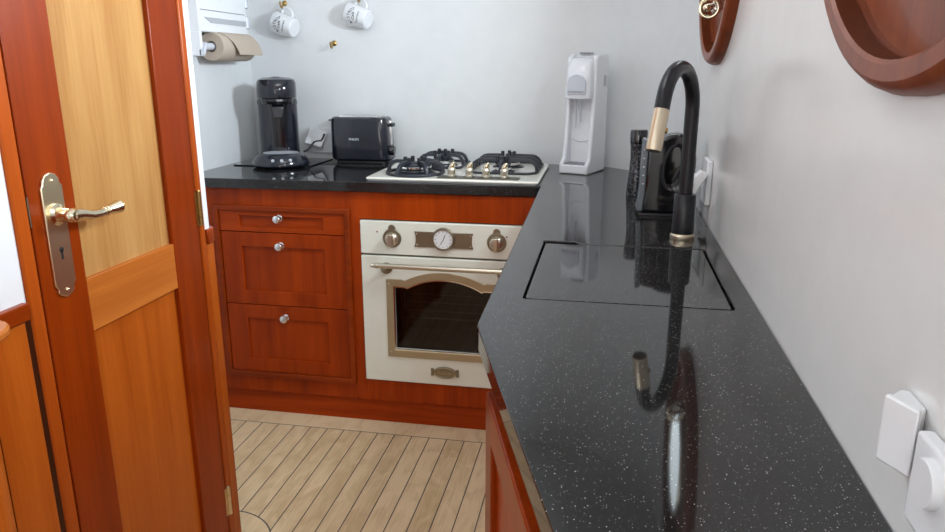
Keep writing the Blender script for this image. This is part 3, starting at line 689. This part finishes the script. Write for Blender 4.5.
# ------------------------------------------------------------------ toaster
to = thing('toaster', 'black two-slot toaster with silver lettering left of the hob', 'toaster', (-.145, .50, ZT))
tx0, tx1, ty0, ty1 = -.268, -.022, .432, .562
def rr3(x0, y0, x1, y1, r, z): return [Vector((a, b, z)) for a, b in rrect(x0, y0, x1, y1, r, 7)]
m = MB(); m.loft([rr3(tx0+.012, ty0+.012, tx1-.008, ty1-.012, .028, ZT+.012), rr3(tx0+.002, ty0+.002, tx1, ty1-.002, .034, ZT+.020), rr3(tx0, ty0, tx1-.002, ty1, .036, ZT+.035), rr3(tx0, ty0+.002, tx1-.010, ty1-.002, .036, ZT+.165), rr3(tx0+.002, ty0+.005, tx1-.014, ty1-.005, .034, ZT+.178), rr3(tx0+.010, ty0+.013, tx1-.022, ty1-.013, .028, ZT+.184)])
m.build('body', M['bluegloss'], to)
tp = MB().prism(rrect(tx0+.030, ty0+.022, tx1-.040, ty1-.022, .012, 4), ZT+.183, ZT+.189, holes=[rrect(tx0+.045, ty0+.034, tx1-.055, ty0+.056, .006, 3), rrect(tx0+.045, ty1-.056, tx1-.055, ty1-.034, .006, 3)]).build('top_plate', M['chrome'], to, bevel=.001)
m = MB(); m.prism(rrect(tx0+.018, ty0+.016, tx1-.014, ty1-.016, .022, 4), ZT+.003, ZT+.014)
m.build('base', M['blacksatin'], to)
for x in (tx0+.03, tx1-.03):
    for y in (ty0+.03, ty1-.03): MB().cyl((x, y, ZT), (x, y, ZT+.006), .011, seg=16).build('foot', M['blacksatin'], to)
MB().box((tx0-.016, .478, ZT+.166), (tx0+.006, .498, ZT+.172)).build('rack_lever', M['blacksatin'], to, bevel=.002)
MB().box((tx1-.012, .485, ZT+.075), (tx1-.003, .509, ZT+.170)).build('lever_slot', M['chrome'], to, bevel=.001)
MB().box((tx1-.010, .480, ZT+.146), (tx1+.008, .514, ZT+.160)).build('push_lever', M['blacksatin'], to, bevel=.003)
m = MB(); m.lathe([(.020, 0), (.020, .014), (.017, .020), (0, .021)], (tx1-.004, .470, ZT+.055), (1, 0, 0), 24); m.build('browning_dial', M['black'], to)
m = MB(); m.text('PHILIPS', .0125, lambda x, y, h: (-.163+x, ty0-.0003-h, ZT+.098+y), .0006, 1.05); m.build('lettering', M['letters'], to)

# ------------------------------------------------------------------ sparkling water maker (local: front = -y)
sw = thing('soda_maker', 'tall white sparkling water maker standing right of the hob', 'soda maker', (.745, .405, ZT), math.radians(-20))
hw = .056
side = [(-.100, 0), (.075, 0), (.075, .375), (.068, .410), (.05, .423), (-.030, .423), (-.050, .410), (-.048, .30), (-.052, .272), (-.060, .16), (-.074, .055), (-.100, .035)]
m = MB()
for s_ in (-1, 1):
    x_in, x_out = s_*(hw-.016), s_*hw
    m.loft([[Vector((x_out, a, b)) for a, b in side], [Vector((x_in, a, b)) for a, b in side]])
m.prism([(-hw+.001, -.030), (hw-.001, -.030), (hw-.001, .074), (-hw+.001, .074)], .001, .37)
m.prism([(-hw+.001, .0), (hw-.001, .0), (hw-.001, .068), (-hw+.001, .068)], .36, .422)
m.prism([(-hw+.004, -.099), (hw-.004, -.099), (hw-.004, -.02), (-hw+.004, -.02)], .0005, .034)
m.build('body', M['whiteglossy'], sw, bevel=.006, seg=3, local=True)
# head with curved front
def head_ring(z, yf, wd): return [Vector((wd*math.sin(t)*1.0, yf + (.022)*(1-math.cos(t)), z)) for t in [-PI/2+PI*i/16 for i in range(17)]] + [Vector((wd, .02, z)), Vector((-wd, .02, z))]
m = MB(); m.loft([head_ring(.268, -.098, .047), head_ring(.272, -.100, .049), head_ring(.34, -.094, .047), head_ring(.375, -.092, .046), head_ring(.402, -.072, .043), head_ring(.410, -.05, .038)])
hd2 = m.build('head', M['whiteglossy'], sw, local=True)
m = MB()
o = [(-.035, .284), (.035, .284)] + [(.035*math.cos(t), .318+.035*math.sin(t)) for t in [PI*i/14 for i in range(15)]]
m.prism(o, -.1025, -.09, plane='xz'); m.build('carbonating_button', M['silverpanel'], hd2, bevel=.002, local=True)
m = MB(); m.text('sodastream', .0125, lambda x, y, h: (x, -.1028-h, .293+y), .0004); m.build('lettering', M['greyletters'], hd2, local=True)
m = MB(); m.prism(rrect(-.028, -.012, .020, .010, .005, 4), .4235, .428); m.build('top_slot', M['grey'], sw, local=True)
m = MB(); m.box((hw-.002, .026, .310), (hw+.0025, .046, .348)); m.build('release_button', M['greyplastic'], sw, bevel=.002, local=True)
m = MB(); m.prism([(-.040, -.094), (.040, -.094), (.040, -.032), (-.040, -.032)], .033, .0375); m.build('drip_tray', M['grey'], sw, bevel=.002, local=True)
m = MB(); m.tube([(0, -.052, .27), (0, -.052, .19)], [.0045, .0035], 12); m.tube([(-.020, -.045, .27), (-.020, -.042, .165)], .0025, 10); m.sphere((0, -.052, .188), .005, 12)
m.build('nozzle', M['silverpanel'], sw, local=True)
m = MB(); m.tube([(hw*.72*math.sin(t), -.030-.0005, .112+.012*math.sin(t)**2) for t in [-1.2+2.4*i/12 for i in range(13)]], .0012, 6); m.build('bottle_guide', M['greyplastic'], sw, local=True)

# ------------------------------------------------------------------ pepper mill, kettle
pm = thing('pepper_mill', 'slim black marbled pepper mill standing behind the kettle', 'pepper mill', (.922, -.098, ZT))
MB().lathe([(.0275, 0), (.029, .004), (.027, .03), (.0235, .075), (.0215, .115), (.0235, .150), (.0245, .158)], (.922, -.098, ZT), seg=32).build('body', M['marble'], pm)
MB().lathe([(.0235, 0), (.026, .003), (.0265, .034), (.024, .040), (0, .041)], (.922, -.098, ZT+.158), seg=32).build('cap', M['black'], pm)

kt = thing('kettle', 'glossy black jug kettle with loop handle behind the tap', 'kettle', (.985, -.37, ZT))
KY = -.37
prof = [(.923, .007), (1.050, .007), (1.055, .05), (1.057, .15), (1.050, .19), (1.035, .208), (1.012, .214), (.985, .210), (.965, .200), (.945, .196), (.932, .194), (.930, .08), (.926, .04)]
hole_ = [(1.003+.08*(.052*math.sin(t))+.0215*math.cos(t), .128+.052*math.sin(t)) for t in [2*PI*i/28 for i in range(28)]]
pr = [(x, z+ZT) for x, z in prof]; hl = [(x, z+ZT) for x, z in hole_]
jg = MB().prism(pr, KY-.014, KY+.046, plane='xz').build('jug', M['black'], kt, bevel=.012, seg=4)
MB().prism(pr, KY-.046, KY-.012, holes=[hl], plane='xz').build('handle', M['black'], kt, bevel=.010, seg=4)
MB().prism([(a, ZT+b) for a, b in [(.921, .0), (1.052, .0), (1.052, .006), (.921, .006)]], KY-.046, KY+.046, plane='xz').build('power_base', M['blacksatin'], kt, bevel=.002)
m = MB(); m.prism([(.912, .012), (.929, .012), (.933, .060), (.935, .196), (.921, .200), (.918, .07), (.916, .04)], KY-.050, KY+.022, plane='xz')
bmesh.ops.translate(m.bm, verts=m.bm.verts, vec=(0, 0, ZT)); gw = m.build('water_gauge', M['bluegrey'], kt, bevel=.004)
m = MB()
for i in range(5): m.sphere((.9255, KY-.0505, ZT+.085+i*.022), .0018, 8)
m.build('gauge_marks', M['letters'], gw)

# ------------------------------------------------------------------ tap
FX, FY = 1.008, -.672
tp_ = thing('kitchen_tap', 'tall black swan-neck tap with gold spray head beside the sink cover', 'tap', (FX, FY, ZT))
dv = Vector((.921-FX, -.855-FY, 0)); dv.normalize()
MB().lathe([(.0268, 0), (.0273, .002), (.0273, .010), (.0255, .012), (.025, .014)], (FX, FY, ZT), seg=36).build('base_ring', M['gold'], tp_)
MB().lathe([(.0245, 0), (.0248, .002), (.0240, .088), (.022, .091), (.016, .092)], (FX, FY, ZT+.013), seg=36).build('base_body', M['matblack'], tp_)
r_ = .087; zc = 1.195; P = [Vector((FX, FY, ZT+.102)), Vector((FX, FY, 1.08)), Vector((FX, FY, 1.15))]
for i in range(25):
    t = math.radians(160)*i/24; P.append(Vector((FX, FY, zc)) + dv*(r_-r_*math.cos(t)) + Vector((0, 0, r_*math.sin(t))))
tdir = (dv*math.sin(math.radians(160)) + Vector((0, 0, math.cos(math.radians(160))))).normalized()
endp = P[-1].copy(); P.append(endp+tdir*.026)
MB().tube(P, .0155, 20).build('swan_neck', M['matblack'], tp_)
h0 = endp+tdir*.024
sh = MB().lathe([(.0152, 0), (.0160, .001), (.0162, .02), (.0160, .081), (.0150, .084), (.011, .0845), (0, .083)], h0, tdir, 28).build('spray_head', M['gold'], tp_)
sd = tdir.cross(Vector((0, 0, 1))).normalized()
bp_ = h0+tdir*.040
side_dir = Vector((.90, .1, 0)); side_dir = (side_dir - tdir*side_dir.dot(tdir)).normalized()
MB().cyl(bp_+side_dir*.012, bp_+side_dir*.0195, .0065, .006, 14).build('spray_button', M['oldbrass'], sh)

# ------------------------------------------------------------------ socket by the tap
s2 = thing('wall_socket', 'white socket with slanted plug on the right wall behind the tap', 'socket', (XR, -.47, 1.01))
MB().box((XR-.014, -.515, .955), (XR-.0005, -.425, 1.065)).build('plate', M['white'], s2, bevel=.003)
mx = Matrix.Translation((1.043, -.515, 1.005)) @ Matrix.Rotation(math.radians(28), 4, 'Y')
pl = thing('power_plug', 'white slanted plug hanging from the socket behind the tap', 'plug', (1.043, -.515, 1.005))
MB(mx).loft([[Vector(p) for p in ((-.012, -.014, -.042), (.010, -.014, -.042), (.010, .014, -.042), (-.012, .014, -.042))], [Vector(p) for p in ((-.016, -.018, .012), (.012, -.018, .012), (.012, .018, .012), (-.016, .018, .012))], [Vector(p) for p in ((-.006, -.014, .040), (.014, -.014, .040), (.014, .014, .040), (-.006, .014, .040))]]).build('plug_body', M['white'], pl, bevel=.003)
MB().tube([(1.036, -.545, 1.012), (1.012, -.560, .990)], [.005, .0042], 10).build('plug_tip', M['beige'], pl)
pts = []
for i in range(130):
    t = i/129; a = t*2*PI*6
    pts.append((1.040-.006*t+.013*math.cos(a), -.470-.02*t+.013*math.sin(a)*.9, .962-.052*t+.0))
MB().tube(pts, .0036, 8).build('coiled_cord', M['cord'], pl)

# ------------------------------------------------------------------ near sockets on the right wall
s3 = thing('wall_socket', 'white wall socket with half-open hinged lid, farther of the near pair', 'socket', (XR, -1.77, 1.0))
Aq, Bq, Dq, Cq = (1.0585, -1.760), (1.0735, -1.790), (1.0845, -1.772), (1.0745, -1.746)
def quadp(m, q0, q1, z0, z1): m.prism([q0[0], q0[1], q1[1], q1[0]], z0, z1)
lerp = lambda p, q, t: (p[0]+(q[0]-p[0])*t, p[1]+(q[1]-p[1])*t)
m = MB(); m.prism([lerp(Aq, Cq, .42), lerp(Bq, Dq, .42), (1.0846, -1.775), (1.0846, -1.742), (1.078, -1.740)], .976, 1.028); m.build('housing', M['white'], s3, bevel=.0015)
m = MB(); m.prism([Aq, Bq, lerp(Bq, Dq, .34), lerp(Aq, Cq, .34)], .974, 1.031); m.build('lid', M['white'], s3, bevel=.0018)
s4 = thing('wall_socket', 'white wall plate with round cover, nearest socket on right wall', 'socket', (XR, -1.84, .99))
MB().prism([(-1.795, .945), (-1.905, .945), (-1.905, 1.020), (-1.795, 1.020)], 1.0715, XR-.0005, plane='yz').build('plate', M['white'], s4, bevel=.003)
MB().lathe([(.0185, 0), (.0185, .006), (.0174, .0078), (0, .008)], (1.072, -1.832, .995), (-1, 0, 0), 36).build('round_cover', M['white'], s4)

# ------------------------------------------------------------------ towel dispenser and paper roll on the left wall
XF = -.575; TY0, TY1 = .070, .425
td = thing('towel_dispenser', 'white wall-mounted foil and paper roll dispenser on the left wall', 'dispenser', (XL, .25, 1.30))
m = MB(); m.box((XL+.0005, TY0, 1.400), (XF, TY1-.01, 1.62)); m.box((XL+.0005, TY0, 1.318), (XF, TY0+.014, 1.402)); m.box((XL+.0005, TY1-.024, 1.318), (XF, TY1-.010, 1.402))
m.box((XL+.0005, TY0, 1.318), (XL+.010, TY1-.010, 1.402)); m.build('housing', M['white'], td, bevel=.004)
m = MB(); m.box((XF-.003, TY0+.012, 1.4725), (XF+.0006, TY1-.022, 1.4752)); m.build('lid_gap', M['grey'], td)
m = MB(); m.prism([(.105, 1.450), (.118, 1.443), (.150, 1.432), (TY1-.02, 1.432), (TY1-.02, 1.450)], XF-.004, XF+.003, plane='yz'); m.build('cutter_slot', M['greyplastic'], td, bevel=.001)
for z0, z1 in ((1.415, 1.478), (1.490, 1.56)):
    m = MB(); m.tube([(XF-.006, TY1-.002, z0+.008), (XF-.006, TY1-.002, z0+.012), (XF-.006, TY1-.002, z1-.012), (XF-.006, TY1-.002, z1-.008)], [.008, .014, .014, .009], 16); m.build('end_cap', M['silverpanel'], td)
AX, AZ = -.588, 1.352
m = MB(); m.prism([(TY0, 1.340), (TY0+.018, 1.366), (TY0+.018, 1.346), (TY0, 1.318)], XF-.010, XF+.012, plane='yz'); m.cyl((AX, TY0+.005, AZ), (AX, TY1-.02, AZ), .013, seg=20); m.build('roll_holder_arm', M['silverpanel'], td, bevel=.002)
pr_ = thing('paper_roll', 'brown kitchen paper roll hanging in the white dispenser', 'paper roll', (AX, .27, AZ))
RY0, RY1 = .160, .408; RO = .050
m = MB(); m.loft([[Vector((AX+r*math.cos(2*PI*k/40), y, AZ+r*math.sin(2*PI*k/40))) for k in range(40)] for r, y in ((.019, RY0+.001), (RO-.002, RY0), (RO, RY0+.003), (RO, RY1-.003), (RO-.002, RY1), (.019, RY1-.001))], closed=True)
m.build('roll', M['paper'], pr_)
m = MB(); m.loft([[Vector((AX+r*math.cos(2*PI*k/32), y, AZ+r*math.sin(2*PI*k/32))) for k in range(32)] for r, y in ((.0185, RY0-.001), (.020, RY0-.001), (.020, RY1), (.0185, RY1))], closed=True); m.build('core', M['paperdark'], pr_)
# loose sheet: wraps over the top and hangs in front
m = MB(); sh_ = []
for i in range(15):
    t = math.radians(120-125*i/14); r = RO+.0012+.010*max(0, (i-9)/5)**1.4
    sh_.append((AX+r*math.cos(t), AZ+r*math.sin(t)))
sh_ += [(AX+RO+.014, AZ-.016), (AX+RO+.015, AZ-.028)]
ra = []
for i, (a, b) in enumerate(sh_):
    k = i/len(sh_); ya, yb = RY0+.004+.085*k, RY1+.004+.012*k
    ra.append([Vector((a, ya, b)), Vector((a, yb, b)), Vector((a+.0012, yb, b+.0012)), Vector((a+.0012, ya, b+.0012))])
m.loft(ra); m.build('loose_sheet', M['paper'], pr_)

# ------------------------------------------------------------------ mugs on hooks
def hook(loc, lab):
    x, y, z = loc
    h = thing('cup_hook', lab, 'hook', (x, YB, z), group='brass cup hooks on the back wall')
    MB().lathe([(.011, 0), (.011, .003), (.006, .006), (.004, .008), (0, .0085)], (x, YB-.0004, z), (0, -1, 0), 18).build('wall_plate', M['oldbrass'], h)
    pts = [(x, YB-.004, z), (x, YB-.016, z+.001)]
    for i in range(13):
        t = math.radians(95-245*i/12 + 20); pts.append((x+.003, YB-.028-.012*math.cos(t+PI/2+.2), z-.011+.012*math.sin(t)))
    pts = [(x, YB-.004, z), (x, YB-.018, z), (x, YB-.024, z-.006), (x, YB-.026, z-.014), (x, YB-.032, z-.020), (x, YB-.041, z-.017), (x, YB-.045, z-.008), (x, YB-.045, z-.002)]
    MB().tube(pts, .0032, 10).build('hook_arm', M['oldbrass'], h)
    MB().sphere((x, YB-.045, z), .0045, 12).build('hook_tip', M['oldbrass'], h)
    return h
hook((-.487, YB, 1.530), 'brass cup hook holding the left mug')
hook((-.160, YB, 1.548), 'brass cup hook holding the right mug')
hook((-.283, YB, 1.374), 'empty brass cup hook below the two mugs')
def mug_meshes():
    """espresso cup, local z = up, handle on +x, lettering on -y"""
    t = .003; Hm = .092; R1, R0 = .046, .036
    m = MB(); m.lathe([(R0-.004, 0), (R0, .003), (R0+.0015, .012), (R1, Hm-.002), (R1-.001, Hm), (R1-t, Hm-.002), (R0-t, .008), (0, .006)], seg=40)
    return m, R0, R1, Hm
def make_mug(loc, rot, lab):
    g_ = thing('mug', lab, 'mug', loc, group='white mugs hanging on the back wall'); g_.rotation_euler = rot.to_euler()
    m, R0, R1, Hm = mug_meshes(); m.build('cup', M['ceramic'], g_, local=True)
    m = MB(); m.tube([(.040, 0, .072), (.054, 0, .074), (.063, 0, .066), (.067, 0, .050), (.063, 0, .034), (.054, 0, .024), (.038, 0, .022)], [.0055, .005, .0047, .0047, .0047, .005, .0055], 12); m.build('handle', M['ceramic'], g_, local=True)
    rad = lambda z: R0+.0015+(R1-R0-.0015)*(z-.012)/(Hm-.014)
    def wrap(x, z, h): a = x/.041; r = rad(z)+.0003+h; return (r*math.sin(a), -r*math.cos(a), z)
    m = MB()
    word = 'BISTROT'; n = len(word)
    for i, ch in enumerate(word):
        s_ = (i-(n-1)/2)*.0100; a = s_/.034; cx, cz = .034*math.sin(a), .044+.034*(math.cos(a))-.009
        m.text(ch, .0155, lambda x, y, h, cx=cx, cz=cz, a=a: wrap(cx+x*math.cos(a)+y*math.sin(a), cz-x*math.sin(a)+y*math.cos(a), h), .0004)
    m.text('Café', .016, lambda x, y, h: wrap(x, .050+y+.12*x, h), .0004)
    m.text('Gourmand', .0105, lambda x, y, h: wrap(x, .032+y, h), .0004)
    m.build('lettering', M['ink'], g_, local=True)
    return g_
upv = Vector((-.93, .22, .27)).normalized(); hx = (Vector((0, 0, 1))-upv*upv.z); hx = (hx+Vector((.04, 0, 0))); hx = (hx-upv*hx.dot(upv)).normalized(); hyv = upv.cross(hx)
rot = Matrix(((hx.x, hyv.x, upv.x), (hx.y, hyv.y, upv.y), (hx.z, hyv.z, upv.z)))
def place(hookp, lab):
    # inside of the handle (local x = .068, z = .050) hangs on the hook
    p = Vector(hookp) - rot @ Vector((.060, 0, .050))
    return make_mug(p, rot, lab)
place((-.462, YB-.034, 1.502), 'white lettered mug hanging nearer the paper dispenser')
place((-.150, YB-.034, 1.532), 'white lettered mug hanging farther right, above the toaster')

# ------------------------------------------------------------------ light
def area(name, loc, direction, sx, sy, power, col, shape='RECTANGLE', spread=PI):
    l = bpy.data.lights.new(name, 'AREA'); l.shape = shape; l.size = sx
    if shape in ('RECTANGLE', 'ELLIPSE'): l.size_y = sy
    l.energy = power; l.color = col; l.spread = spread
    o = bpy.data.objects.new(name, l); COL.objects.link(o); o.location = loc
    o.rotation_euler = Vector(direction).to_track_quat('-Z', 'Y').to_euler()
    return o
area('skylight_daylight', ((SKY[0]+SKY[2])/2, (SKY[1]+SKY[3])/2, CEIL+.045), (0, 0, -1), SKY[2]-SKY[0]-.02, SKY[3]-SKY[1]-.02, 5, (.95, .98, 1))
for cy, cz, pr_o in PORTS:
    area('porthole_daylight', (XR-.0195, cy, cz), (-1, 0, 0), .285, .285, 10 if cy > -1 else 5 if cy > -2 else 7, (.80, .91, 1), 'DISK', 2.35)
    area('porthole_sky', (XR-.0202, cy, cz), (-1, 0, 0), .285, .285, .8, (.82, .94, 1), 'DISK')
area('left_porthole_daylight', (XL-.06, LPORT[0], LPORT[1]), (1, 0, 0), .45, .45, .8, (.86, .94, 1), 'DISK')
for a, b, c_, d_ in REARW:
    area('rear_window_daylight', ((a+c_)/2, YR-.05, (b+d_)/2), (0, 1, 0), c_-a-.02, d_-b-.02, 3.5, (1, .95, .88))
wd = bpy.data.worlds.new('world'); S.world = wd; wd.use_nodes = True
bg = wd.node_tree.nodes['Background']; st = wd.node_tree.nodes.new('ShaderNodeTexSky'); st.sky_type = 'HOSEK_WILKIE'; st.turbidity = 3
st.sun_direction = Vector((.3, -.4, .85)).normalized()
wd.node_tree.links.new(st.outputs[0], bg.inputs[0]); bg.inputs[1].default_value = 1.0

vs = S.view_settings; vs.view_transform = 'Standard'; vs.look = 'None'; vs.gamma = 1; vs.use_curve_mapping = False; vs.exposure = .49
